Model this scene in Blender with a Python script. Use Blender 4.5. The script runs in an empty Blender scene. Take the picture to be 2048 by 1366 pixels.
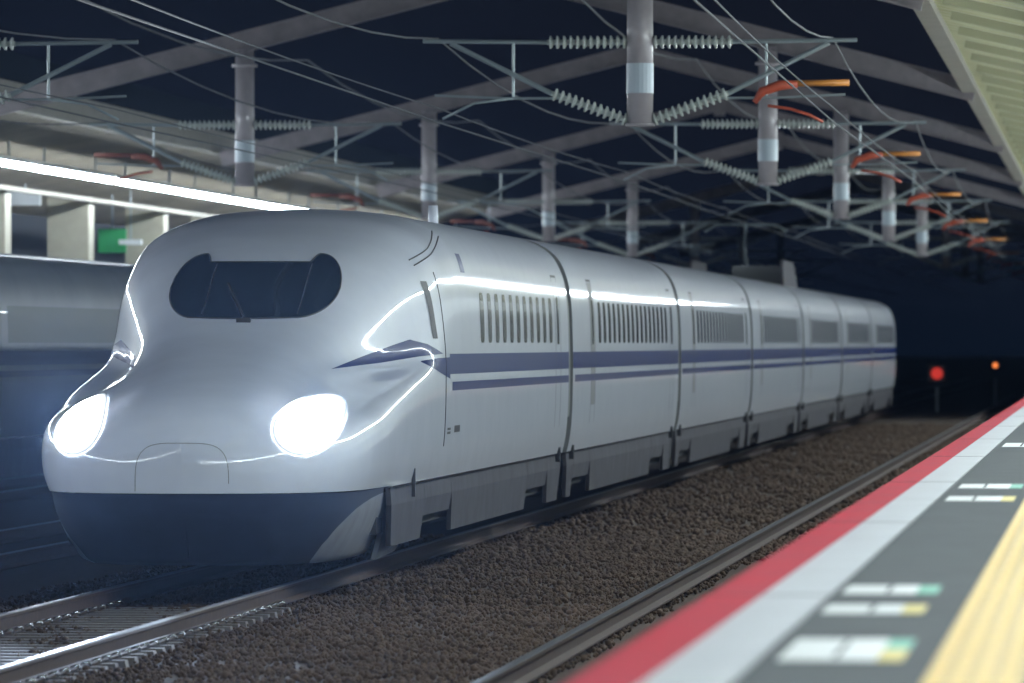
import bpy, math, random
import numpy as np
from mathutils import Vector
from mathutils.bvhtree import BVHTree
random.seed(7); rng = np.random.default_rng(7)
sc = bpy.context.scene
COL = sc.collection
# ------------------------------------------------------------------ camera, sky, exposure
cam_d = bpy.data.cameras.new('camera'); cam = bpy.data.objects.new('camera', cam_d); COL.objects.link(cam)
cam.location = (0, 0, 2.25)
cam.rotation_euler = (math.radians(90.015), 0, math.radians(4.363))
cam_d.sensor_width = 36; cam_d.lens = 276.0; cam_d.clip_end = 3000; cam_d.clip_start = .5
cam_d.dof.use_dof = True; cam_d.dof.focus_distance = 77; cam_d.dof.aperture_fstop = 4.0
sc.camera = cam
w = bpy.data.worlds.new('World'); sc.world = w; w.use_nodes = True
nt = w.node_tree; bg = nt.nodes['Background']
sky = nt.nodes.new('ShaderNodeTexSky'); sky.sky_type = 'NISHITA'; sky.sun_disc = False
sky.sun_elevation = math.radians(-5); sky.sun_rotation = math.radians(40)
mixw = nt.nodes.new('ShaderNodeMix'); mixw.data_type = 'RGBA'; mixw.inputs['Factor'].default_value = .025
mixw.inputs[6].default_value = (.0009, .0026, .0066, 1)
nt.links.new(sky.outputs[0], mixw.inputs[7]); nt.links.new(mixw.outputs[2], bg.inputs[0])
bg.inputs[1].default_value = 1.0
vs = sc.view_settings; vs.view_transform = 'Standard'; vs.look = 'None'; vs.gamma = 1; vs.exposure = 0.82
TUBE = 60.0; BLOOM_DENSITY = .00006
sc.cycles.max_bounces = 6; sc.cycles.diffuse_bounces = 3; sc.cycles.glossy_bounces = 4
sc.cycles.caustics_reflective = False; sc.cycles.caustics_refractive = False
sc.cycles.sample_clamp_indirect = 4

# ------------------------------------------------------------------ helpers
def mat(name, col, rough=.6, metal=0, coat=0, noise=None, bump=0, scale=5, emis=None, estr=0, coat_rough=.04, spec=.5):
    m = bpy.data.materials.new(name); m.use_nodes = True; t = m.node_tree; p = t.nodes['Principled BSDF']
    p.inputs['Base Color'].default_value = (*col, 1); p.inputs['Roughness'].default_value = rough
    p.inputs['Metallic'].default_value = metal; p.inputs['Coat Weight'].default_value = coat
    p.inputs['Coat Roughness'].default_value = coat_rough; p.inputs['Specular IOR Level'].default_value = spec
    if emis: p.inputs['Emission Color'].default_value = (*emis, 1); p.inputs['Emission Strength'].default_value = estr
    if noise or bump:
        tc = t.nodes.new('ShaderNodeTexCoord'); n = t.nodes.new('ShaderNodeTexNoise')
        n.inputs['Scale'].default_value = scale; n.inputs['Detail'].default_value = 6; n.inputs['Roughness'].default_value = .65
        mp = t.nodes.new('ShaderNodeMapping'); t.links.new(tc.outputs['Object'], mp.inputs[0]); t.links.new(mp.outputs[0], n.inputs[0])
        m['map'] = mp.name
        if noise:
            r = t.nodes.new('ShaderNodeValToRGB'); t.links.new(n.outputs[0], r.inputs[0])
            r.color_ramp.elements[0].position = .3; r.color_ramp.elements[1].position = .7
            r.color_ramp.elements[0].color = (*noise, 1); r.color_ramp.elements[1].color = (*col, 1)
            t.links.new(r.outputs[0], p.inputs['Base Color'])
        if bump:
            b = t.nodes.new('ShaderNodeBump'); b.inputs['Strength'].default_value = bump; b.inputs['Distance'].default_value = .02
            t.links.new(n.outputs[0], b.inputs['Height']); t.links.new(b.outputs[0], p.inputs['Normal'])
    return m

class MB:
    def __init__(s): s.v = []; s.f = []
    def add(s, v, f):
        k = len(s.v); s.v += [tuple(p) for p in v]; s.f += [tuple(i + k for i in q) for q in f]; return s
    def box(s, x0, x1, y0, y1, z0, z1):
        x0, x1 = sorted((x0, x1)); y0, y1 = sorted((y0, y1)); z0, z1 = sorted((z0, z1))
        return s.add([(x0,y0,z0),(x1,y0,z0),(x1,y1,z0),(x0,y1,z0),(x0,y0,z1),(x1,y0,z1),(x1,y1,z1),(x0,y1,z1)],
                     [(3,2,1,0),(4,5,6,7),(0,1,5,4),(1,2,6,5),(2,3,7,6),(3,0,4,7)])
    def tube(s, pts, r, n=8, rs=None):
        pts = [Vector(p) for p in pts]; rings = []
        for i, p in enumerate(pts):
            a = pts[max(i-1, 0)]; b = pts[min(i+1, len(pts)-1)]; d = (b - a).normalized()
            u = d.cross(Vector((0,0,1)));
            if u.length < .1: u = d.cross(Vector((0,1,0)))
            u.normalize(); q = d.cross(u); rr = rs[i] if rs else r
            rings.append([p + (u*math.cos(2*math.pi*k/n) + q*math.sin(2*math.pi*k/n))*rr for k in range(n)])
        v = [x for R in rings for x in R]; f = []
        for i in range(len(pts)-1):
            for k in range(n):
                f.append((i*n+k, (i+1)*n+k, (i+1)*n+(k+1)%n, i*n+(k+1)%n))
        f.append(tuple(range(n))); f.append(tuple((len(pts)-1)*n + k for k in reversed(range(n))))
        return s.add(v, f)
    def beam(s, a, b, wy, hz):     # rectangular bar between a and b in an XZ plane, width wy along y
        a = Vector(a); b = Vector(b); d = (b-a).normalized(); n = Vector((-d.z, 0, d.x)) * hz/2; y = Vector((0, wy/2, 0))
        v = [a-n-y, a+n-y, a+n+y, a-n+y, b-n-y, b+n-y, b+n+y, b-n+y]
        return s.add(v, [(0,1,2,3),(7,6,5,4),(0,4,5,1),(1,5,6,2),(2,6,7,3),(3,7,4,0)])
    def grid(s, P):                 # P[i][j] points
        n = len(P); m = len(P[0]); v = [p for R in P for p in R]
        return s.add(v, [(i*m+j, (i+1)*m+j, (i+1)*m+j+1, i*m+j+1) for i in range(n-1) for j in range(m-1)])
    def build(s, name, m, parent=None, smooth=False, loc=None, fix=False):
        me = bpy.data.meshes.new(name); me.from_pydata(s.v, [], s.f); me.materials.append(m)
        if fix:
            import bmesh
            bm = bmesh.new(); bm.from_mesh(me); bmesh.ops.recalc_face_normals(bm, faces=bm.faces); bm.to_mesh(me); bm.free()
        if smooth: me.polygons.foreach_set('use_smooth', [True]*len(me.polygons))
        me.update(); o = bpy.data.objects.new(name, me); COL.objects.link(o)
        if parent: o.parent = parent
        if loc: o.location = loc
        return o
def tag(o, label=None, cat=None, group=None, kind=None):
    if label: o['label'] = label
    if cat: o['category'] = cat
    if group: o['group'] = group
    if kind: o['kind'] = kind
    return o
def empty(name, loc, label, cat, group=None):
    o = bpy.data.objects.new(name, None); o.empty_display_size = .3; COL.objects.link(o); o.location = loc
    return tag(o, label, cat, group)
KIDS = {}
def copy_tree(o, parent=None):
    c = o.copy(); COL.objects.link(c); c.parent = parent
    for ch in [x for x in list(COL.objects) if x.parent == o]: copy_tree(ch, c)
    return c

# ------------------------------------------------------------------ materials
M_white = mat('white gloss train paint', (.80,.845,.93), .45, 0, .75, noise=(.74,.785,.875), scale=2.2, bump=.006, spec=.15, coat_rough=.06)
M_white2 = mat('dull grey train paint', (.17,.19,.21), .5, 0, .1, noise=(.12,.14,.16), scale=.8)  # much darker, duller coat for the far train
M_blue = mat('blue stripe paint', (.004,.015,.10), .4, 0, .12, spec=.04)
M_skirt = mat('grey skirt paint', (.082,.080,.092), .8, 0, 0, noise=(.055,.052,.06), scale=1.8, spec=.2)
M_plough_shaded = mat('shaded plough tone', (.02,.03,.06), .6, noise=(.014,.022,.045), scale=2)  # plough front darkened: its shade is put into the colour
M_plough_lit = mat('lit plough side tone', (.30,.32,.36), .5, noise=(.2,.21,.24), scale=2.5)  # same plough lightened at the sides: light put into the colour
M_under = mat('underframe black', (.02,.02,.022), .8)
M_hood = mat('gangway hood grey', (.19,.20,.20), .6, spec=.3)
M_farwall = mat('dark station wall', (.022,.026,.032), .8, spec=.1)
M_glass = mat('dark train glass', (.02,.03,.045), .08, 0, 0, spec=.6)
M_win = mat('side window glass', (.02,.024,.024), .08, 0, 0)
M_win2 = mat('dull window band', (.05,.065,.065), .5, spec=.3)
M_seam = mat('seam rubber', (.03,.03,.035), .6)
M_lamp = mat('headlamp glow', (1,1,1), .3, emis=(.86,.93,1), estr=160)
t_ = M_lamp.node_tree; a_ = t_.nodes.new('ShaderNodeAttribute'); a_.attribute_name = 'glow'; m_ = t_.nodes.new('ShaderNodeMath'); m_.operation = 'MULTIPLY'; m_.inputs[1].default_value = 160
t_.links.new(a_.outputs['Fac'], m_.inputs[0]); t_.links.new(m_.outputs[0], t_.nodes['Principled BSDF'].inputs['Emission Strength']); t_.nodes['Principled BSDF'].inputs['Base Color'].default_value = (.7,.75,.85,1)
M_lamp_rim = mat('headlamp rim metal', (.5,.52,.55), .2, 1)
M_steel = mat('painted portal steel', (.24,.215,.22), .6, noise=(.165,.15,.155), scale=3, spec=.2)
M_post = mat('painted post steel', (.36,.33,.34), .38, noise=(.27,.25,.26), scale=3, coat=.3)
M_plate = mat('pale number plate', (.36,.43,.48), .4)
M_tube_steel = mat('galvanised tube', (.28,.33,.34), .4, .4)
M_ins = mat('pale ribbed porcelain', (.50,.54,.50), .25, 0, .5)
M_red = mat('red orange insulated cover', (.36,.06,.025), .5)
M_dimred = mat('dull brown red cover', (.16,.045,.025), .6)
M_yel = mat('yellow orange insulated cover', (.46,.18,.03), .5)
M_wire = mat('copper contact wire', (.05,.055,.06), .7, 0)
M_rail = mat('rusty rail side', (.07,.04,.032), .8, 0, noise=(.04,.024,.02), scale=9)
M_head = mat('polished rail head', (.13,.13,.14), .5, 1)
M_ballast = mat('brown ballast bed', (.085,.057,.04), .95, noise=(.04,.028,.02), scale=14, bump=1.0)
M_stone = mat('crushed ballast stone', (.115,.073,.048), .9, noise=(.058,.038,.026), scale=3.2)
M_sleeper = mat('concrete sleeper', (.22,.20,.18), .8, noise=(.14,.12,.11), scale=4)
M_clip = mat('rail clip steel', (.55,.57,.6), .22, 1)
M_asph = mat('platform grey asphalt', (.07,.08,.086), .8, noise=(.05,.057,.062), scale=3, bump=.15, spec=.25)
M_redp = mat('red platform edge tile', (.42,.010,.028), .7, noise=(.34,.02,.042), scale=.8, spec=.1)
M_whitep = mat('white platform edge tile', (.43,.45,.48), .5, noise=(.37,.385,.415), scale=1.2)
M_yelp = mat('yellow tactile paving', (.56,.37,.08), .6, noise=(.48,.32,.075), scale=2)
M_conc = mat('platform side concrete', (.05,.045,.042), .9, noise=(.035,.03,.03), scale=2)
M_joint = mat('joint filler', (.06,.06,.065), .9)
M_mark = mat('white marker film', (.62,.65,.64), .45)
M_green = mat('green marker film', (.02,.33,.20), .5)
M_yfilm = mat('yellow marker film', (.58,.46,.05), .5)
M_deck = mat('pale green canopy deck', (.56,.56,.34), .6, noise=(.47,.47,.29), scale=1.5)
M_deck2 = mat('olive beige canopy deck', (.25,.22,.16), .6, noise=(.14,.12,.095), scale=.35)
M_beam = mat('cream canopy beam', (.22,.205,.165), .6, noise=(.16,.15,.12), scale=2)
M_xb = mat('olive canopy rib', (.34,.34,.21), .6)
M_dark = mat('dark roof sheet', (.02,.026,.036), .9, spec=0)
M_cream = mat('cream column tile', (.36,.34,.26), .6, noise=(.29,.27,.21), scale=2)
M_wall = mat('pale building panel', (.74,.78,.74), .5, noise=(.66,.70,.67), scale=1)
M_darkwin = mat('dark station window', (.02,.026,.035), .15)
M_sign_w = mat('white sign board', (.6,.63,.64), .4)
M_sign_g = mat('green sign board', (.02,.22,.07), .4, emis=(.03,.5,.12), estr=.06)
M_tubelit = mat('lit fluorescent tube', (1,1,1), .4, emis=(.82,.92,1.0), estr=TUBE)
M_tubewarm = mat('lit fluorescent tube platform', (1,1,1), .4, emis=(.84,.95,1.0), estr=TUBE)
M_redlamp = mat('red signal lamp', (.3,.01,.01), .3, emis=(1,.05,.03), estr=.28)
M_orlamp = mat('orange signal lamp', (.6,.2,.05), .3, emis=(1,.25,.06), estr=.9)
M_black = mat('black signal housing', (.02,.02,.02), .6)
# streaks of wear across the platform paving
# ------------------------------------------------------------------ layout (x negative = left of the camera, y = along the tracks)
TR = [3.45, 8.46, 12.6, 17.6]     # distances of the track centres to the left of the camera
PE = 1.60; PZ = 1.25
Y_END = 256
# ground
MB().box(-300, 300, -65, 1500, -1.2, -.26).build('ground', M_ballast); tag(bpy.data.objects['ground'], kind='structure')

def rail(x, y0, y1, label):
    r = empty('rail', (-x, 0, 0), label, 'rail', 'running rails of the station tracks')
    a = [(-.065,-.17),(.065,-.17),(.065,-.155),(.012,-.13),(.012,-.045),(.034,-.035),(.034,-.012),(-.034,-.012),(-.034,-.035),(-.012,-.045),(-.012,-.13),(-.065,-.155)]
    b = MB(); n = len(a)
    b.add([(p[0], y0, p[1]) for p in a] + [(p[0], y1, p[1]) for p in a], [(i, (i+1)%n, n+(i+1)%n, n+i) for i in range(n)] + [tuple(reversed(range(n))), tuple(range(n, 2*n))])
    b.build('rail_web', M_rail, r)
    h = MB(); a = [(-.034,-.0118),(.034,-.0118),(.031,-.002),(.02,0),(-.02,0),(-.031,-.002)]; n = 6
    h.add([(p[0], y0, p[1]) for p in a] + [(p[0], y1, p[1]) for p in a], [(i, (i+1)%n, n+(i+1)%n, n+i) for i in range(n)] + [tuple(reversed(range(n))), tuple(range(n, 2*n))])
    h.build('rail_head', M_head, r)
names = ['track beside the red platform edge', 'track the headlit white train runs on', 'dark track behind the headlit train', 'track of the standing train at the far platform']
for i, t in enumerate(TR):
    for sgn, nm in ((-1, 'near'), (1, 'far')):
        rail(t + sgn*.7525, 8, 520, f'{nm} rail of the {names[i]}')
# sleepers: ahead of the train on its own track and on the platform track
sl0 = MB()
sl0.add([(-.97,-.12,-.36),(.97,-.12,-.36),(.97,.12,-.36),(-.97,.12,-.36),(-.93,-.09,-.178),(.93,-.09,-.178),(.93,.09,-.178),(-.93,.09,-.178)],
        [(3,2,1,0),(4,5,6,7),(0,1,5,4),(1,2,6,5),(2,3,7,6),(3,0,4,7)])
def mk_sleeper():
    o = empty('sleeper', (0,0,0), 'concrete sleeper', 'sleeper'); sl0.build('sleeper_body', M_sleeper, o)
    for x in (-.7525, .7525):
        for s in (-1, 1):
            c = MB(); c.tube([(x+s*.07,-.05,-.135),(x+s*.12,-.03,-.12),(x+s*.135,0,-.145),(x+s*.12,.03,-.12),(x+s*.07,.05,-.135)], .012, 6)
            c.build('rail_clip', M_clip, o, True)
    return o
s0 = mk_sleeper(); first = True
for t, y0, y1, lab in ((TR[1], 46, 72, 'concrete sleeper crossing under the rails just ahead of the headlit train'),):
    y = y0
    while y < y1:
        o = s0 if first else copy_tree(s0); first = False
        o.location = (-t, y, 0); o['label'] = lab; o['group'] = lab.replace('concrete sleeper', 'concrete sleepers'); y += .6
# loose ballast stones
ico_v = np.array([(0,0,1),(.894,0,.447),(.276,.851,.447),(-.724,.526,.447),(-.724,-.526,.447),(.276,-.851,.447),(.724,.526,-.447),(-.276,.851,-.447),(-.894,0,-.447),(-.276,-.851,-.447),(.724,-.526,-.447),(0,0,-1)])
ico_f = np.array([(0,1,2),(0,2,3),(0,3,4),(0,4,5),(0,5,1),(1,6,2),(2,7,3),(3,8,4),(4,9,5),(5,10,1),(1,10,6),(2,6,7),(3,7,8),(4,8,9),(5,9,10),(6,11,7),(7,11,8),(8,11,9),(9,11,10),(10,11,6)])
def stones(n, x0, x1, y0, y1, smin, smax, power=1.0):
    X = -(x0 + (x1-x0)*rng.random(n)); Y = y0 + (y1-y0)*rng.random(n)**power
    S = smin + (smax-smin)*rng.random(n)**2
    Z = -.232 + .04*rng.random(n) + .015*np.sin(X*5+Y*.7) + .01*np.sin(Y*2.3)
    V = ico_v[None]*(1+.35*(rng.random((n,12,1))-.5)) * S[:,None,None] * (.7+.6*rng.random((n,1,3)))
    a = rng.random(n)*6.28; ca, sa = np.cos(a)[:,None], np.sin(a)[:,None]
    V = np.stack([V[...,0]*ca - V[...,1]*sa, V[...,0]*sa + V[...,1]*ca, V[...,2]], -1)
    V = V + np.stack([X, Y, Z], -1)[:,None]
    F = ico_f[None] + (np.arange(n)*12)[:,None,None]
    return V.reshape(-1,3), F.reshape(-1,3)
parts = [stones(42000, 4.1, 10.6, 46, 100, .014, .031, 1.2), stones(16000, 2.0, 8.0, 90, 240, .028, .05, 1.2)]
V = np.concatenate([parts[0][0], parts[1][0]]); F = np.concatenate([parts[0][1], parts[1][1] + len(parts[0][0])])
me = bpy.data.meshes.new('ballast'); me.vertices.add(len(V)); me.vertices.foreach_set('co', V.ravel())
me.loops.add(F.size); me.loops.foreach_set('vertex_index', F.ravel().astype(np.int32)); me.polygons.add(len(F))
me.polygons.foreach_set('loop_start', np.arange(0, F.size, 3, dtype=np.int32)); me.update(calc_edges=True); me.materials.append(M_stone)
bo = bpy.data.objects.new('ballast', me); COL.objects.link(bo)
tag(bo, 'brown crushed stone ballast between and beside the rails', 'ballast', kind='stuff')

# ------------------------------------------------------------------ near platform
b = MB(); b.box(-PE+.004, 9, -60, 560, PZ-.22, PZ-.008)
o = b.build('platform', M_asph); tag(o, kind='structure')
b = MB(); b.box(-PE+.30, 8.9, -60, 560, -.4, PZ-.225); o = b.build('platform_wall', M_conc); tag(o, kind='structure')
def strip(name, x0, x1, m, z=PZ):
    b = MB(); b.box(-x0, -x1, -60, 560, z-.0079, z); o = b.build(name, m); tag(o, kind='structure'); return o
strip('platform_edge_red_strip', PE, 1.387, M_redp)
strip('platform_edge_white_strip', 1.385, 1.117, M_whitep)
strip('tactile_paving', .556, .25, M_yelp, PZ+.002)
b = MB()
for k in range(4):
    x = .54 - k*.072
    y = 12
    while y < 130: b.box(-x, -x+.036, y+.015, y+.285, PZ+.0022, PZ+.010); y += .3
tag(b.build('tactile_paving_ridges', mat('yellow ridge', (.72,.50,.12), .6)), kind='structure')
b = MB()
y = 31.2 - 25.6
while y < 250: b.box(-PE-.001, -1.117, y, y+.05, PZ-.02, PZ+.0012); y += 12.8
tag(b.build('platform_joints', M_joint), kind='structure')
# boarding markers stuck on the platform
def marker(y0, y1, x0, x1, tips, label):
    r = empty('boarding_marker', (-(x0+x1)/2, (y0+y1)/2, PZ-.008), label, 'floor marker', 'boarding markers on the grey platform paving')
    cx, cy = (x0+x1)/2, (y0+y1)/2; xs = x1 + .085
    def q(ax, bx, ay, by, z, nm, m):
        b = MB(); sh = .06
        b.add([(-ax+cx-(0), ay-cy, z-.002),(-bx+cx, ay-cy, z-.002),(-bx+cx, by-cy, z-.002),(-ax+cx, by-cy, z-.002),(-ax+cx, ay-cy, z),(-bx+cx, ay-cy, z),(-bx+cx, by-cy, z),(-ax+cx, by-cy, z)],
              [(3,2,1,0),(4,5,6,7),(0,1,5,4),(1,2,6,5),(2,3,7,6),(3,0,4,7)])
        b.build(nm, m, r)
    L = y1-y0; W = xs - x1
    q(x0, xs+.002, y0, y1, .004, 'marker_panel', M_mark)
    # worn grey strokes of the printed line
    for k in range(1):
        a = x0 - .17 - k*.12
        if a - .02 > xs: q(a, a-.018, y0+.12*L, y1-.1*L, .0062, 'printed_stroke', M_asph)
    if 'y' in tips: q(xs, x1, y0, y0+L*(.5 if 'g' in tips else 1), .004, 'yellow_tab', M_yfilm)
    if 'g' in tips: q(xs, x1, y0+(L*.5+.01 if 'y' in tips else 0), y1, .004, 'green_tab', M_green)
marker(24.9, 26.7, 1.06, .66, 'gy', 'nearest and largest white marker with green and yellow tabs')
marker(29.3, 30.2, 1.08, .70, 'y', 'white marker with a yellow tab only, second from the camera')
marker(31.6, 32.6, 1.08, .70, 'g', 'white marker with a green tab only, third from the camera')
marker(50.2, 51.7, 1.06, .62, 'y', 'far white marker with a small yellow tab, first of the distant pair')
marker(54.6, 56.2, 1.06, .62, 'g', 'far white marker with a small green tab, second of the distant pair')
marker(76.5, 79.5, 1.06, .62, 'g', 'farthest thin white marker at the right picture border')

# ------------------------------------------------------------------ far platform
b = MB(); b.box(-19.4, -34, -30, 300, -.4, PZ); tag(b.build('far_platform', M_asph), kind='structure')

# ------------------------------------------------------------------ canopies
def canopy(name, xe, xi, ze, zi, y0, y1, m, label, side):
    r = empty(name, (-(xe+xi)/2, (y0+y1)/2, ze), label, 'canopy'); ox, oy, oz = (xe+xi)/2, -(y0+y1)/2, -ze
    d = MB(); P = []; pitch = 1.0; y = y0; prof = []
    while y < y1:
        prof += [(y, 0), (y+.45, 0), (y+.55, -.09), (y+.9, -.09)]; y += pitch
    for (yy, dz) in prof:
        P.append([(-xe+ox, yy+oy, ze+oz+dz), (-xi+ox, yy+oy, zi+oz+dz)])
    d.grid(P); nb = len(d.v)
    P2 = [[(p[0], p[1], p[2]+.16) for p in R] for R in P]; d.grid(P2)
    d.build('roof_deck', m, r)
    e = MB(); e.box(-xe+ox-.12, -xe+ox+.14, y0+oy, y1+oy, ze+oz-.24, ze+oz+.26); e.build('edge_beam', M_beam, r)
    e = MB(); yy = y0 + .25; 
    while yy < y1 and side > 0:
        e.beam((-xe+ox+side*.32, yy+oy, ze+oz-.20), (-xi+ox, yy+oy, zi+oz-.16), .22, .12)
        e.build('cross_beam', M_xb, r); e = MB(); yy += 5
    return r
canopy('platform_canopy', 2.45, -3.5, 6.85, 5.55, -30, Y_END, M_deck, 'pale yellow green platform canopy at the upper right edge of the view', 1)
canopy('platform_canopy', 19.9, 26.5, 6.72, 5.30, 20, Y_END, M_deck2, 'brown olive canopy over the far platform behind the train', -1)
o = MB().box(-20.05, -19.72, 20, Y_END, 6.99, 7.5).build('canopy_fascia', M_dark); tag(o, 'dark fascia board running on top of the far canopy edge', 'fascia')

# luminaires
def mk_light(m):
    r = empty('tube_light', (0,0,0), 'x', 'light')
    b = MB(); b.box(-.09, .09, -6.35, 6.35, .05, .13); b.build('housing', M_sign_w, r)
    t = MB(); t.tube([(0,-6.3,0),(0,6.3,0)], .05, 8); t.build('tube', m, r)
    h = MB(); h.box(-.02,.02,-4,-3.96,.13,.45); h.box(-.02,.02,3.96,4,.13,.45); h.build('hanger', M_tube_steel, r)
    return r
lf = mk_light(M_tubelit); rt = mk_light(M_tubewarm); fl = fr = True
y = 30
k = 0
while y < Y_END:
    o = lf if fl else copy_tree(lf); fl = False; o.location = (-21.3, y, 5.73)
    o['label'] = 'lit white tube light in the bright line under the far canopy'; o['group'] = 'tube lights in a line under the far canopy'; y += 13
y = -20
while y < Y_END:
    o = rt if fr else copy_tree(rt); fr = False; o.location = (-.3, y, 5.55)
    o['label'] = 'lit tube light hanging below the near platform canopy'; o['group'] = 'tube lights in a line below the near canopy'; y += 13
o = MB().box(-22.6, -22.42, 20, Y_END, 5.38, 5.47).build('cable_duct', mat('duct paint', (.2,.185,.145), .7)); tag(o, 'cream cable duct running below the bright tube line of the far platform', 'duct')
# columns: far platform (seen) and near platform (seen as reflections in the train)
def mk_col(m, wx, top):
    r = empty('canopy_column', (0,0,0), 'x', 'column')
    b = MB(); b.box(-wx/2, wx/2, -wx/2, wx/2, 0.12, top); b.build('shaft', m, r)
    b = MB(); b.box(-wx/2-.05, wx/2+.05, -wx/2-.05, wx/2+.05, 0, .12); b.build('base', M_conc, r)
    return r
c0 = mk_col(M_cream, .92, 4.25)
for k, y in enumerate((147, 160, 173.2, 187, 200.5, 214)):
    o = c0 if k == 0 else copy_tree(c0); o.location = (-23.05, y, PZ)
    o['label'] = {0:'cream column of the far platform beyond the left border',1:'cream column at the far left border behind the standing train',2:'wide cream column left of the green sign',3:'cream column right of the green sign, beside the headlit train roof'}.get(k, 'cream column of the far platform behind the headlit train')
    o['group'] = 'cream columns of the far platform'
c1 = mk_col(M_beam, .3, 4.4)
for k in range(21):
    o = c1 if k == 0 else copy_tree(c1); o.location = (1.5, -10+13*k, PZ)
    o['label'] = 'slim canopy column of the near platform mirrored in the train side'; o['group'] = 'slim columns of the near platform'
# buildings on both platforms
def station_wall(name, x, y0, y1, face, label, top=4.2, pitch=6.5, m=None):
    r = empty(name, (-x, (y0+y1)/2, PZ), label, 'building'); oy = -(y0+y1)/2
    b = MB(); b.box(0, face*-.3, y0+oy, y1+oy, 0, top-.05); b.build('wall', m or M_wall, r)
    y = y0 + 1.2
    while y < y1-4:
        wn = MB().box(0, face*.03, y+oy, y+4.0+oy, .9, 2.9).build('window', M_darkwin, r)
        fr_ = MB(); fr_.box(0, face*.05, y+oy-.06, y+oy, .84, 2.96); fr_.box(0, face*.05, y+oy+4, y+oy+4.06, .84, 2.96); fr_.box(0, face*.05, y+oy-.06, y+oy+4.06, 2.9, 2.96)
        fr_.build('window_frame', M_beam, wn); y += pitch
    return r
station_wall('station_building', -4.2, 20, 250, -1, 'pale panelled platform building mirrored in the white train side')
station_wall('station_building', 25.6, 140, 250, 1, 'dark windowed wall behind the cream columns of the far platform', 4.1, m=M_farwall)
# small things on the far platform
def hang(x, y, z0, z1, w_, m, label):
    r = empty('hanging_sign', (-x, y, z0), label, 'sign')
    MB().box(-w_/2, w_/2, -.08, .08, 0, z1-z0).build('sign_panel', m, r)
    h = MB(); h.box(-.02, .02, -.02, .02, z1-z0, 5.9-z0); h.build('hanger', M_tube_steel, r)
hang(23.75, 186, 4.42, 4.98, .66, M_sign_g, 'green lit sign hanging between the two cream columns')
hang(23.25, 185.5, 4.60, 4.72, .55, M_sign_w, 'narrow white bar sign in front of the green sign')
hang(23.9, 172, 5.30, 5.62, .68, M_sign_w, 'white hanging sign box left of the first wide cream column')
hang(23.6, 163.5, 4.55, 4.70, .8, M_sign_w, 'white sign strip low at the left border above the standing train')

# ------------------------------------------------------------------ portal frames with overhead line arms
XR, XL, XA, ZA, SL = 5.95, 15.1, 10.5, 8.70, .254
def rz(x): return ZA - SL*abs(x-XA)
def ribbed(a, b, n=11, r0=.035, r1=.085):
    a = Vector(a); b = Vector(b); m = MB(); pts = []; rs = []
    for i in range(n):
        for (t, r) in ((0, r0), (.35, r1), (.6, r1), (.7, r0)):
            pts.append(a.lerp(b, (i+t)/n)); rs.append(r)
    pts.append(b); rs.append(r0); m.tube(pts, 0, 10, rs); return m
def make_portal():
    r = empty('portal_frame', (0,0,0), 'x', 'portal frame', 'steel portal frames spanning the tracks')
    for xe in (2.35, 19.75):
        b = MB(); a_ = (-(XA), 0, ZA); e_ = (-xe, 0, rz(xe))
        b.beam(a_, e_, .10, .30); 
        d = Vector(e_)-Vector(a_); d.normalize(); n = Vector((-d.z,0,d.x))
        for s in (-1, 1):
            off = n*s*.165; b.beam(Vector(a_)+off, Vector(e_)+off, .30, .03)
        b.build('rafter', M_steel, r)
    b = MB(); b.box(-XA-.14, -XA+.14, -.2, .2, ZA-.32, ZA+.24); b.build('ridge_plate', M_steel, r)
    for xp in (XR, XL):
        b = MB(); b.tube([(-xp,0,5.03),(-xp,0,rz(xp)-.12)], .165, 20)
        b.tube([(-xp,0,5.0),(-xp,0,5.04)], .19, 20); b.tube([(-xp,0,rz(xp)-.45),(-xp,0,rz(xp)-.40)], .22, 20)
        p = b.build('drop_post', M_post, r)
        for pl in p.data.polygons: pl.use_smooth = abs(pl.normal.z) < .5
        q = MB(); q.tube([(-xp,0,5.42),(-xp,0,5.80)], .173, 20); q.build('number_plate', M_plate, p)
        for s in (-1, 1):       # s=-1 toward the right (screen), +1 toward the left
            tx = min(TR, key=lambda t: abs(t - (xp + s*2.5)))
            dx = tx - xp; sg = 1 if dx > 0 else -1; L = abs(dx)
            outer = (tx == TR[0] or tx == TR[3])
            def P(u, z, y=0): return (-(xp + sg*u), y, z)
            cant = MB().tube([P(1.18,6.07), P(L+.25,6.09)], .028, 8).build('bracket_tube', M_tube_steel, r)
            dg = MB().tube([P(1.12,5.42), P(L-.1,6.06)], .032, 8).build('diagonal_tube', M_tube_steel, r)
            b = MB(); b.tube([P(.9,5.36), P(1.7,5.36), P(L+.1,5.40)], .018, 6); b.build('registration_tube', M_tube_steel, r)
            MB().tube([P(L-.9,5.38), P(L-.9,6.07)], .018, 6).build('drop_tube', M_tube_steel, cant)
            ribbed(P(.16,6.07), P(1.18,6.07), 12).build('insulator', M_ins, cant, False)
            ribbed(P(.16,5.08), P(1.12,5.42), 12).build('insulator', M_ins, dg, False)
            if outer:
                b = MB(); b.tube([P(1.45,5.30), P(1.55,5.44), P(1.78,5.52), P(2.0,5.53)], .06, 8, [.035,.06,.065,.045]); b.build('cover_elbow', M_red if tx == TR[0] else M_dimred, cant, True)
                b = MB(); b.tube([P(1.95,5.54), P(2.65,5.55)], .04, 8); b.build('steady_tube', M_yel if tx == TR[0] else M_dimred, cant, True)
                b = MB(); b.tube([P(1.62,5.26), P(1.9,5.22), P(2.15,5.14), P(2.32,5.05)], .02, 8); b.build('steady_arm', M_red, cant, True)
            else:
                b = MB(); b.tube([P(L-.9,5.36), P(L-.4,5.30), P(L,5.10)], .018, 6); b.build('steady_arm', M_tube_steel, cant, True)
    return r
p0 = make_portal()
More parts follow.
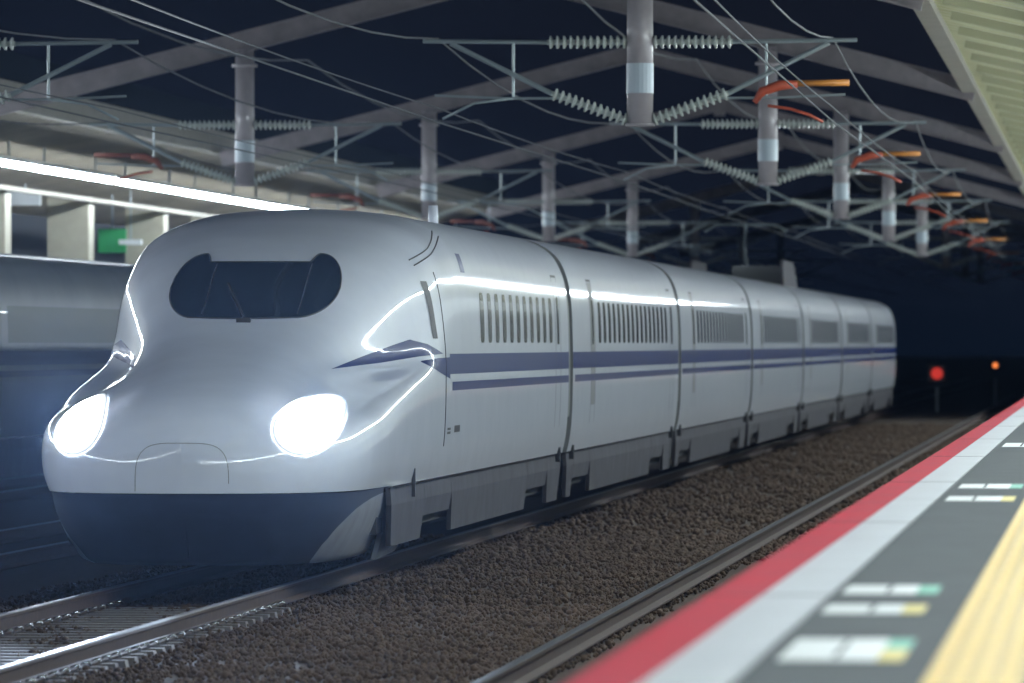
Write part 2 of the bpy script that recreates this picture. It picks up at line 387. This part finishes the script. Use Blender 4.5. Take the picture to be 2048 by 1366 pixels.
ordn = ['nearest steel portal frame with the largest hanging posts','second steel portal frame from the front, its rafters crossing the top border','third steel portal frame from the front, behind the second','fourth steel portal frame from the front','fifth steel portal frame, its post the last one reaching low over the train','sixth steel portal frame, dim beyond the canopy ends','seventh steel portal frame, very dim in the distance','farthest steel portal frame almost lost in the dark']
for k in range(8):
    o = p0 if k == 0 else copy_tree(p0); o.location = (0, 99.3+37.2*k, 0); o['label'] = ordn[k]
# overhead wires
for t, nm in zip(TR, ['nearest track by the red platform edge','track of the headlit white train','unlit track behind the headlit train','far track of the standing train']):
    ys = [24.9 + 37.2*k for k in range(13)]
    for kind, z, rad in (('contact_wire', 5.06, .011), ('auxiliary_wire', 5.24, .009), ('messenger_wire', 6.12, .013)):
        pts = []
        for a, c in zip(ys[:-1], ys[1:]):
            for q in range(8):
                u = q/8; sag = 0 if kind == 'contact_wire' else (.05 if kind == 'auxiliary_wire' else .38)
                zig = .06*(1 if int(round((a-24.9)/37.2)) % 2 else -1)*(1-2*u)
                pts.append((-t+zig, a+(c-a)*u, z - 4*sag*u*(1-u)))
        b = MB(); b.tube(pts, rad, 6)
        o = b.build(kind, M_wire); word = {'contact_wire':'lowest overhead contact wire','auxiliary_wire':'middle auxiliary overhead wire','messenger_wire':'sagging upper messenger wire over its track'}[kind]
        tag(o, f'{word} above the {nm}', 'overhead wire', 'overhead line wires')
# return feeder cables along the rafters
for x, z, lab in ((7.2, 7.2, 'feeder cable strung above the headlit train, right of the roof ridge'), (14.0, 7.2, 'feeder cable strung above the standing train side, left of the roof ridge')):
    pts = []
    for k in range(12):
        for q in range(6):
            u = q/6; pts.append((-x, 24.9+37.2*(k+u), z - 4*.4*u*(1-u)))
    tag(MB().tube(pts, .016, 6).build('feeder_cable', M_wire), lab, 'cable')

# ------------------------------------------------------------------ trains
FULL = [(1.60,.88),(1.655,1.10),(1.68,1.50),(1.684,1.95),(1.682,2.30),(1.674,2.62),(1.650,2.90),(1.59,3.17),(1.44,3.43),(1.05,3.60),(.48,3.65),(0,3.67)]
# half sections, bottom edge -> crown: (lateral, height)
ST = {
 0.0: [(0,.88),(0,.95),(0,1.02),(0,1.08),(0,1.13),(0,1.18),(0,1.22),(0,1.25),(0,1.28),(0,1.30),(0,1.32),(0,1.33)],
 0.12:[(.62,.88),(.64,.98),(.64,1.08),(.62,1.16),(.58,1.23),(.53,1.28),(.46,1.33),(.38,1.37),(.29,1.40),(.19,1.42),(.09,1.44),(0,1.44)],
 0.4: [(.98,.88),(1.01,.99),(1.02,1.12),(1.0,1.22),(.95,1.31),(.86,1.39),(.74,1.45),(.61,1.51),(.47,1.55),(.31,1.58),(.15,1.60),(0,1.60)],
 0.8: [(1.23,.88),(1.27,1.0),(1.28,1.15),(1.26,1.27),(1.20,1.38),(1.09,1.47),(.94,1.54),(.77,1.60),(.59,1.66),(.39,1.71),(.19,1.735),(0,1.74)],
 1.4: [(1.40,.88),(1.45,1.01),(1.47,1.18),(1.45,1.33),(1.37,1.46),(1.24,1.54),(1.06,1.61),(.86,1.69),(.65,1.77),(.43,1.83),(.21,1.86),(0,1.87)],
 2.2: [(1.49,.88),(1.55,1.03),(1.575,1.24),(1.56,1.43),(1.49,1.56),(1.33,1.63),(1.12,1.69),(.90,1.78),(.68,1.88),(.45,1.96),(.22,1.99),(0,2.0)],
 3.2: [(1.53,.88),(1.59,1.04),(1.61,1.30),(1.60,1.53),(1.53,1.65),(1.37,1.71),(1.15,1.78),(.93,1.90),(.70,2.03),(.47,2.11),(.23,2.14),(0,2.15)],
 4.4: [(1.55,.88),(1.61,1.05),(1.635,1.36),(1.64,1.64),(1.61,1.77),(1.44,1.83),(1.16,1.87),(.98,2.02),(.82,2.20),(.55,2.31),(.27,2.345),(0,2.35)],
 5.4: [(1.57,.88),(1.625,1.06),(1.65,1.40),(1.655,1.72),(1.63,1.87),(1.46,1.92),(1.18,1.95),(1.06,2.16),(.95,2.42),(.66,2.56),(.32,2.60),(0,2.61)],
 6.4: [(1.58,.88),(1.635,1.07),(1.66,1.42),(1.667,1.79),(1.655,1.94),(1.54,1.99),(1.34,2.04),(1.26,2.32),(1.14,2.68),(.80,2.92),(.38,2.98),(0,2.99)],
 7.3: [(1.585,.88),(1.642,1.08),(1.67,1.45),(1.675,1.85),(1.668,2.00),(1.60,2.07),(1.49,2.20),(1.45,2.52),(1.33,2.92),(.93,3.17),(.42,3.23),(0,3.24)],
 8.1: [(1.59,.88),(1.646,1.09),(1.675,1.47),(1.68,1.90),(1.677,2.06),(1.65,2.20),(1.61,2.42),(1.57,2.74),(1.43,3.10),(.99,3.33),(.46,3.40),(0,3.41)],
 9.2: [(1.60,.88),(1.653,1.10),(1.68,1.49),(1.684,1.93),(1.68,2.22),(1.665,2.48),(1.635,2.80),(1.575,3.06),(1.41,3.34),(1.02,3.50),(.47,3.555),(0,3.57)],
 10.9: FULL}
def pchip(x, y, xq):
    x = np.asarray(x, float); y = np.asarray(y, float); h = np.diff(x); dl = np.diff(y)/h; d = np.zeros_like(y)
    for i in range(1, len(x)-1):
        if dl[i-1]*dl[i] > 0:
            w1 = 2*h[i]+h[i-1]; w2 = h[i]+2*h[i-1]; d[i] = (w1+w2)/(w1/dl[i-1]+w2/dl[i])
    d[0] = dl[0]; d[-1] = dl[-1]
    k = np.clip(np.searchsorted(x, xq)-1, 0, len(x)-2); t = (xq-x[k])/h[k]
    return (2*t**3-3*t**2+1)*y[k] + (t**3-2*t**2+t)*h[k]*d[k] + (-2*t**3+3*t**2)*y[k+1] + (t**3-t**2)*h[k]*d[k+1]
NT = 96
def bspline(ctrl, n):
    c = np.asarray(ctrl, float); c = np.concatenate([[2*c[0]-c[1]], c, [2*c[-1]-c[-2]]])
    m = len(c)-3; out = []
    for i in range(n+1):
        u = i/n*m; k = min(int(u), m-1); t = u-k
        b = [(1-t)**3/6, (3*t**3-6*t**2+4)/6, (-3*t**3+3*t**2+3*t+1)/6, t**3/6]
        out.append(sum(b[j]*c[k+j] for j in range(4)))
    return np.array(out)
def section(ctrl):      # full closed-over-top section, right (+lat) bottom to left bottom
    full = [tuple(p) for p in ctrl] + [(-p[0], p[1]) for p in reversed(ctrl[:-1])]
    return bspline(full, NT)
keys = sorted(ST); U = np.sqrt(np.array(keys))
def nose_ctrl(s):
    u = math.sqrt(s); return [(float(pchip(U, [ST[k][j][0] for k in keys], np.array([u]))[0]), float(pchip(U, [ST[k][j][1] for k in keys], np.array([u]))[0])) for j in range(12)]
SEC = section(FULL)
half = SEC[:NT//2+1]; zz = half[:,1]; ll = half[:,0]
def lat(z): return float(np.interp(z, zz, ll))
# local train frame: origin at the rail level below the nose tip, +y toward the tail, +x = screen right
def side_patch(y0, y1, z0, z1, off, side=1, ny=2, nz=8):
    b = MB(); P = [[(side*(lat(z)+off), y, z) for z in np.linspace(z0, z1, nz)] for y in np.linspace(y0, y1, ny)]
    b.grid(P); return b
def window_patch(y0, y1, z0, z1, off, side=1, c=.08):
    b = MB(); P = []
    for y, e in ((y0, c), (y0+c*.4, c*.35), (y0+c, 0), (y1-c, 0), (y1-c*.4, c*.35), (y1, c)):
        P.append([(side*(lat(z)+off), y, z) for z in np.linspace(z0+e, z1-e, 7)])
    b.grid(P); return b
CARL = 25.0; HEADL = 27.35
def make_train(n_cars, loc, label, windows_single, lamps=True):
    r = empty('bullet_train', loc, label, 'train')
    for c in range(n_cars):
        head = c == 0
        y0 = 0 if head else HEADL + (c-1)*CARL + .4
        y1 = (HEADL if head else HEADL + c*CARL) - .4
        b = MB()
        if head:
            ss = [0.0] + [((i/70)**1.7)*10.9 for i in range(1, 71)] + [y1]
            P = []
            for s in ss:
                sec = section(nose_ctrl(min(s, 10.9))); P.append([(x, s, z) for x, z in sec])
            b.grid(P)
            bvh = BVHTree.FromPolygons([Vector(v) for v in b.v], b.f)
        else:
            P = [[(x, s, z) for x, z in SEC] for s in np.linspace(y0, y1, 5)]; b.grid(P)
        ew = MB()
        ew2 = MB()
        if not head: ew2.v += [(x*.998, y0+.004, z) for x, z in SEC]; ew2.f.append(tuple(range(NT+1)))
        k = len(ew.v); ew.v += [(x*.998, y1-.004, z) for x, z in SEC]; ew.f.append(tuple(range(k, k+NT+1)))
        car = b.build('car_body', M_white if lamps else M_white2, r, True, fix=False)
        # make shading normals face outward
        ew.build('end_wall', M_hood, car)
        if not head: ew2.build('end_wall', M_hood, car)
        car['label'] = 'pointed leading car body with long sculpted nose' if head else 'plain straight white car body'
        # underframe and skirts
        ys = 3.6 if head else y0+.1
        MB().box(-1.45, 1.45, ys, y1-.1, .42, .93).build('underframe', M_under, r)
        for side in (1, -1):
            sk = MB(); yb = [ys + .2, (y1-.15)]
            # skirt in panels with lower cut-outs at the bogies
            segs = []
            ya = 6.2 if head else y0+.3
            bog = [(ya+1.2, ya+4.4), (y1-5.6, y1-2.4)]
            cuts = [ys+.1, bog[0][0], bog[0][1], bog[1][0], bog[1][1], y1-.1]
            for i in range(5):
                a_, b_ = cuts[i], cuts[i+1]; low = .30 if i % 2 == 0 else .52
                x0, x1 = side*1.575, side*1.50
                v = [(x0,a_+.01,.865),(x0,b_-.01,.865),(x0+side*.012,b_-.01,.70),(x0-side*.02,b_-.01-(.25 if i%2==0 else 0),low),(x0-side*.02,a_+.01+(.25 if i%2==0 else 0),low),(x0+side*.012,a_+.01,.70)]
                v2 = [(p[0]-side*.05,p[1],p[2]) for p in v]
                sk.add(v+v2, [(0,1,2,5),(5,2,3,4),(11,8,7,6),(10,9,8,11),(0,6,7,1),(1,7,8,2),(2,8,9,3),(3,9,10,4),(4,10,11,5),(5,11,6,0)])
            sk.build('side_skirt', M_skirt, r, fix=True)
            g = MB(); g.box(side*1.56, side*1.603, ys+.1, y1-.1, .868, .886); g.build('drip_rail', M_lamp_rim, car)
            # stripes
            sy0 = 9.2 if head else y0
            for z0, z1 in ((1.935, 2.145), (1.765, 1.855)):
                side_patch(sy0 if z0 > 1.9 else sy0+.35, y1-.01, z0, z1, .003, side).build('blue_stripe', M_blue, car)
            # windows
            wy = (13.2 if head else y0+3.4+1.6); wend = y1 - 3.0
            rest = MB(); many = windows_single and c < 5 and side == 1
            while wy < wend and windows_single:
                if many: window_patch(wy, wy+.52, 2.26, 2.80, .004, side).build('window', M_win, car)
                else:
                    p = window_patch(wy, wy+.52, 2.26, 2.80, .004, side); rest.add(p.v, p.f)
                wy += 1.04
            if not windows_single: side_patch(y0+5 if not head else 13, y1-3, 2.26, 2.8, .004, side).build('window_band', M_win2, car)
            elif not many: o = rest.build('windows', M_win, car); o['kind'] = 'stuff'
            # doors: frame lines and a narrow window
            for dy in ((y1-2.3,) if head else (y0+3.4, y1-2.3)):
                d = MB()
                for a_, b_ in ((dy, dy+.05), (dy+.85, dy+.90)):
                    q = side_patch(a_, b_, 1.22, 3.06, .004, side); d.add(q.v, q.f)
                q = side_patch(dy, dy+.9, 3.06, 3.09, .004, side); d.add(q.v, q.f)
                dr = d.build('door_frame', M_seam, car)
                if not head and dy < y0 + 5: side_patch(dy+.05, dy+.85, 1.45, 3.05, .003, side, 2, 12).build('door', M_hood, car)
                window_patch(dy+.28, dy+.62, 2.2, 2.85, .006, side, .05).build('door_window', M_win, dr) if False else window_patch(dy+.28, dy+.62, 2.24, 2.82, .006, side, .05).build('door_window', M_win, car)
        # gangway hood behind this car
        if c < n_cars-1:
            b = MB(); cs = [(x*.985, .30 + (z-.30)*.985) for x, z in SEC]
            nn = 9
            P = [[(x*(1 - (.012 if i % 2 else 0)), y1-.05 + i*(.9/(nn-1)), z) for x, z in cs if z > 1.26] for i in range(nn)]
            b.grid(P); b.build('gangway_hood', M_hood, r)
            MB().box(-.5, .5, y1-.1, y1+.9, .7, 1.3).build('coupler', M_under, r)
            for yy in (y1-.9, y1+1.55):
                for side in (1, -1):
                    MB().box(side*1.58, side*1.64, yy, yy+.12, .78, .96).build('step_bracket', M_under, r)
    # ---------------- nose details
    def cast(o, d):
        h = bvh.ray_cast(Vector(o), Vector(d).normalized())
        if h[0] is None: return None
        n = h[1]; n = n if n.dot(Vector(d)) < 0 else -n
        return h[0], n
    def front_patch(cols, off):            # cols: list of (lateral, zlow, zhigh)
        P = []
        for (a, z0, z1) in cols:
            R = []
            for z in np.linspace(z0, z1, 12):
                h = cast((a, -5, z), (0, 1, 0)); R.append(tuple(h[0] + h[1]*off))
            P.append(R)
        return MB().grid(P)
    def wlim(a):
        A = abs(a)
        if A < .50: hi = 3.06
        elif A < .57: hi = 3.06 + .085*math.sin((A-.50)/.07*math.pi/2)
        else: hi = 2.80 + .345*math.sqrt(max(0, 1-((A-.57)/.27)**2))
        lo = 2.50 if A < .5 else 2.80 - .30*math.sqrt(max(0, 1-((A-.5)/.34)**2))
        return lo - .01*math.cos(A/.5*math.pi/2) if A < .5 else lo, hi
    cols = [(a, *wlim(a)) for a in np.concatenate([np.linspace(-.8399,-.74,12), np.linspace(-.73,-.48,20), np.linspace(-.46,.46,24), np.linspace(.48,.73,20), np.linspace(.74,.8399,12)])]
    ws = front_patch(cols, .006).build('windshield', M_glass, r, True)
    # gasket line around the glass
    edge = [(a, lo) for a, lo, hi in cols] + [(a, hi) for a, lo, hi in reversed(cols)]
    pts = []
    for a, z in edge:
        h = cast((a, -5, z), (0,1,0)); pts.append(tuple(h[0]+h[1]*.004))
    pts.append(pts[0]); MB().tube(pts, .009, 5).build('windshield_gasket', M_seam, ws, True)
    for px in (-.42, .52):      # pillar lines between centre glass and ear glass
        pts = []
        for z in np.linspace(2.53, 3.04, 8):
            h = cast((px*(1+.03*(z-2.8)), -5, z), (0,1,0)); pts.append(tuple(h[0]+h[1]*.01))
        MB().tube(pts, .006, 4).build('pillar_line', M_seam, ws)
    pts = []
    for t in np.linspace(0, 1, 8):
        h = cast((.02-.26*t, -5, 2.485+.33*t), (0,1,0)); pts.append(tuple(h[0]+h[1]*.035))
    MB().tube(pts, .010, 5).build('wiper', M_seam, ws)
    h = cast((.03, -5, 2.47), (0,1,0)); MB().box(h[0].x-.07, h[0].x+.07, h[0].y-.06, h[0].y+.02, h[0].z-.02, h[0].z+.03).build('wiper_pivot', M_seam, ws)
    pts = []
    for k in range(33):
        t = math.pi*k/32; ct, st = math.cos(t), math.sin(t); a = -.43*math.copysign(abs(ct)**.5, ct); z = .90 + .44*abs(st)**.5
        h = cast((a, -5, z), (0,1,0)); pts.append(h[0]+h[1]*.001)
    fine = []
    for p, q in zip(pts[:-1], pts[1:]):
        for t in (0, .5):
            m_ = p.lerp(q, t); h = cast((m_.x, -5, m_.z), (0,1,0)); fine.append(tuple(h[0]+h[1]*.001))
    MB().tube(fine, .003, 4).build('coupler_hatch_seam', M_hood, r)
    # headlamps
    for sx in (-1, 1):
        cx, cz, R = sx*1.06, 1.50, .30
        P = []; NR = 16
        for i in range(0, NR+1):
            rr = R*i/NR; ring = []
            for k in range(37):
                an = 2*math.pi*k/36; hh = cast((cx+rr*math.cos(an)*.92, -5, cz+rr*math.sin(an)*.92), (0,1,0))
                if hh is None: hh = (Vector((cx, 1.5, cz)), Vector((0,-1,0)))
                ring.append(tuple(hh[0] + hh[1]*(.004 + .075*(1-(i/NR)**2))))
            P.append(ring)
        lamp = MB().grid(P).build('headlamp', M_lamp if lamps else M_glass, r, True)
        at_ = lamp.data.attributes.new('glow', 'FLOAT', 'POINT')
        at_.data.foreach_set('value', [1.0 if i/NR < .62 else math.exp(-((i/NR-.62)/.38)*6.2) * (1 - max(0, (i/NR-.9)/.1)*.9) for i in range(NR+1) for k in range(37)])  # emission fades outward: glare painted onto the outer rings of the lamp
    # front skirt (snow plough) lofted below the nose
    P = []
    for j, (z, back, shr) in enumerate(((.872, .03, .02), (.80, .06, .03), (.66, .16, .06), (.45, .42, .14), (.24, .75, .26), (.20, .95, .34))):
        R = []
        for i in range(-30, 31):
            u = abs(i)/30; s = (u**2.2)*4.2; wv = nose_ctrl(max(s, .0005))[0][0]
            sgn = 1 if i >= 0 else -1
            R.append((sgn*max(0, (wv-shr)*(1 - .0)), s+back*(1-.8*u), z))
        P.append(R)
    fr_, sd = MB(), MB(); nr = 18; Q = []
    for k in range(nr+1):
        t = k/nr*(len(P)-1); a = min(int(t), len(P)-2); t -= a
        Q.append([tuple(P[a][i][c]*(1-t)+P[a+1][i][c]*t for c in range(3)) for i in range(61)])
    def at(row, f):
        a = min(int(f), 59); t = f-a; return tuple(row[a][c]*(1-t)+row[a+1][c]*t for c in range(3))
    cut = []
    for row in Q:
        f = 60.0
        for k in range(31*4):
            f = 30 + k/4
            if f >= 60: f = 60.0; break
            p = at(row, f)
            if p[0] > 1.0+(p[2]-.2)*.82: break  # diagonal split between the shaded front and lit side tones
        cut.append(f)
    fr_.grid([[at(row, 60-c + (2*c-60)*q/60) for q in range(61)] for row, c in zip(Q, cut)])
    fr_.build('snow_plough', M_plough_shaded, r, True)
    for sgn in (1, -1):
        MB().grid([[at(row, (c + (60-c)*q/16) if sgn > 0 else (60-c - (60-c)*q/16)) for q in range(17)] for row, c in zip(Q, cut)]).build('plough_side', M_plough_lit, r, True)
    for side in (1, -1):
        b = MB(); v = [(side*1.56,4.25,.86),(side*1.565,6.3,.86),(side*1.55,6.0,.42),(side*1.46,5.4,.22),(side*1.40,4.1,.17)]
        v2 = [(p[0]-side*.05,p[1],p[2]) for p in v]
        b.add(v+v2, [(0,1,2,3,4),(9,8,7,6,5),(0,5,6,1),(1,6,7,2),(2,7,8,3),(3,8,9,4),(4,9,5,0)]); b.build('plough_side_panel', M_plough_lit, r, fix=True)
        b = MB(); b.box(side*1.585, side*1.62, 5.9, 5.96, .74, 1.02); b.build('jacking_bracket', M_seam, r)
    # cab door with narrow dark window, marks and upper seams
    for side in (1, -1):
        def sp(y, z, off=.006):
            h = cast((side*4, y, z), (-side, 0, 0)); return tuple(h[0]+h[1]*off)
        P = [[sp(y, z) for z in np.linspace(2.30, 2.88, 10)] for y in np.linspace(7.95, 8.22, 4)]
        MB().grid(P).build('cab_window', M_seam, r, True)
        for y in (8.75,):
            MB().tube([sp(y, z, .001) for z in np.linspace(1.2, 2.98, 14)], .007, 4).build('cab_door_seam', M_seam, r)
        for o_ in (0, .055) if side == 1 else ():
            MB().tube([sp(8.1+2.6*t, 3.04+.33*t+o_, .003) for t in np.linspace(0,1,14)], .008, 4).build('roof_gutter_line', M_seam, r)
        side_patch(11.2, 11.75, 3.0, 3.2, .004, side).build('blue_shoulder_panel', M_blue, r)
        for y0_, y1_, z0_, z1_ in ((9.05, 9.45, 1.36, 1.385), (9.05, 9.45, 1.32, 1.345), (9.9, 10.6, 1.33, 1.40)):
            P = [[sp(y, z, .003) for z in (z0_, z1_)] for y in (y0_, y1_)]; MB().grid(P).build('stencil_mark', M_seam, r)
        # blue wing: polygon defined along the flank, projected square to the flank
        dvec = Vector((-side*math.sin(math.radians(9)), math.cos(math.radians(9)), 0)); pvec = Vector((side*math.cos(math.radians(9)), math.sin(math.radians(9)), 0))
        def wing(lo, hi, nm):
            P = []
            for a, zl, zh in zip(*lo_hi(lo, hi)):
                R = []
                for z in np.linspace(zl, zh, 9):
                    o_ = pvec*a - dvec*6; o_ = Vector((o_.x, o_.y, z)); h = cast(o_, dvec)
                    if h is None: return None
                    R.append(tuple(h[0]+h[1]*.004))
                P.append(R)
            return MB().grid(P).build(nm, M_blue, r, True)
        def lo_hi(lo, hi):
            A = np.linspace(lo[0][0]+.001, lo[-1][0]-.002, 40)
            return A, np.interp(A, [p[0] for p in lo], [p[1] for p in lo]), np.interp(A, [p[0] for p in hi], [p[1] for p in hi])
        make_train.wing = (wing, pvec)
        WT = WINGS
        for lo, hi, nm in WT: wing(lo, hi, nm)
    # roof antenna
    MB().tube([(0, 26.7, 3.62),(0, 26.7, 3.98)], .06, 8, [.07,.06]).build('roof_antenna', M_white, r, True)
    return r
WINGS = []
def wcoord(px, py, s):    # helper: flank coordinate of a nose point given its image column and distance behind the tip
    d = 71.8 + s; X = (2222-px)*d/15700; l = 8.45 - X; z = 2.25 - (py-687)*d/15700
    return l*math.cos(math.radians(9)) + s*math.sin(math.radians(9)), z
w_lo = [wcoord(668,738,4.6), wcoord(770,726,6.0), wcoord(850,713,7.3), wcoord(891,707,8.9)]
w_hi = [wcoord(668,738,4.6), wcoord(745,710,5.6), wcoord(800,690,6.4), wcoord(833,679,6.9), wcoord(865,688,7.7), wcoord(891,707,8.9)]
WINGS.append((w_lo, w_hi, 'blue_wing'))
WINGS.append(([wcoord(850,724,7.3), wcoord(880,742,8.4), wcoord(905,757,9.7)], [wcoord(850,722,7.3), wcoord(880,716,8.4), wcoord(905,714,9.7)], 'blue_wing'))
T1 = make_train(7, (-TR[1], 71.2, 0), 'white bullet train with blazing headlamps and blue side stripes rushing past the platform', True)
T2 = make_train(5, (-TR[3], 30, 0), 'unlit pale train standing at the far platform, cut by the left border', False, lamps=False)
# pantograph with noise shields on the fifth car roof
pr = [(-1.0, 3.5), (1.0, 3.5)]
yp = 105.5
for side in (1, -1):
    b = MB(); v = [(side*1.12,yp,3.5),(side*1.12,yp+8,3.5),(side*1.05,yp+7,4.14),(side*1.05,yp+1.0,4.14)]
    v2 = [(p[0]-side*.06,p[1],p[2]) for p in v]
    b.add(v+v2, [(0,1,2,3),(7,6,5,4),(0,4,5,1),(1,5,6,2),(2,6,7,3),(3,7,4,0)]); b.build('pantograph_shield', M_skirt, T1, fix=True)
pg = MB().box(-.15,.98,yp+2,yp+7.6,3.55,4.02).build('pantograph_base', M_hood, T1)
MB().tube([(0,yp+6.4,3.95),(0,yp+4.6,4.5),(0,yp+5.6,5.0)], .04, 6).build('pantograph_arm', M_tube_steel, pg)
MB().tube([(-.95,yp+5.6,4.85),(-.7,yp+5.6,5.01),(.7,yp+5.6,5.01),(.95,yp+5.6,4.85)], .03, 6).build('pantograph_head', M_tube_steel, pg)

# ------------------------------------------------------------------ small signals beyond the train
def signal(x, y, z, rad, m, label):
    r = empty('railway_signal', (-x, y, -.2), label, 'signal', 'small lineside signals far down the line')
    MB().tube([(0,0,0),(0,0,z-.3)], .05, 8).build('post', M_tube_steel, r)
    MB().box(-rad*1.5, rad*1.5, -.05, .2, z-rad*1.5+.2, z+rad*1.5+.2).build('housing', M_black, r)
    b = MB(); b.tube([(0,-.12,z+.2),(0,-.051,z+.2)], rad, 20); b.build('lamp', m, r)
signal(6.2, 281, 1.18, .21, M_redlamp, 'small red signal lamp glowing just right of the train tail')
signal(4.4, 300, 1.42, .09, M_orlamp, 'tiny orange signal lamp far down the line by the platform')
# headlamp beams on the track ahead, tinted blue for the added bloom
for sx in (-1, 1):
    l = bpy.data.lights.new('headlamp_beam', 'SPOT'); l.energy = 6500; l.spot_size = math.radians(24); l.spot_blend = .5; l.shadow_soft_size = .12; l.color = (.62,.77,1)
    o = bpy.data.objects.new('headlamp_beam', l); COL.objects.link(o); o.location = (-TR[1]+sx*1.10, 71.9, 1.5); o.rotation_euler = (math.radians(-90+5.5)+math.pi, 0, math.pi) 
    d = Vector((0, -1, -.01)).normalized(); o.rotation_euler = d.to_track_quat('-Z', 'Y').to_euler(); o.parent = None

# added blue mist volume that imitates bloom round the headlamps
if BLOOM_DENSITY:
    hm = bpy.data.materials.new('bloom mist'); hm.use_nodes = True; t = hm.node_tree; t.nodes.remove(t.nodes['Principled BSDF'])
    pv = t.nodes.new('ShaderNodeVolumePrincipled'); pv.inputs['Color'].default_value = (.42,.62,1,1); pv.inputs['Density'].default_value = BLOOM_DENSITY; pv.inputs['Anisotropy'].default_value = .92
    t.links.new(pv.outputs[0], t.nodes['Material Output'].inputs['Volume'])
    o = MB().box(-320, 320, -70, 1520, -2.3, 10).build('bloom_haze', hm); tag(o, kind='stuff')
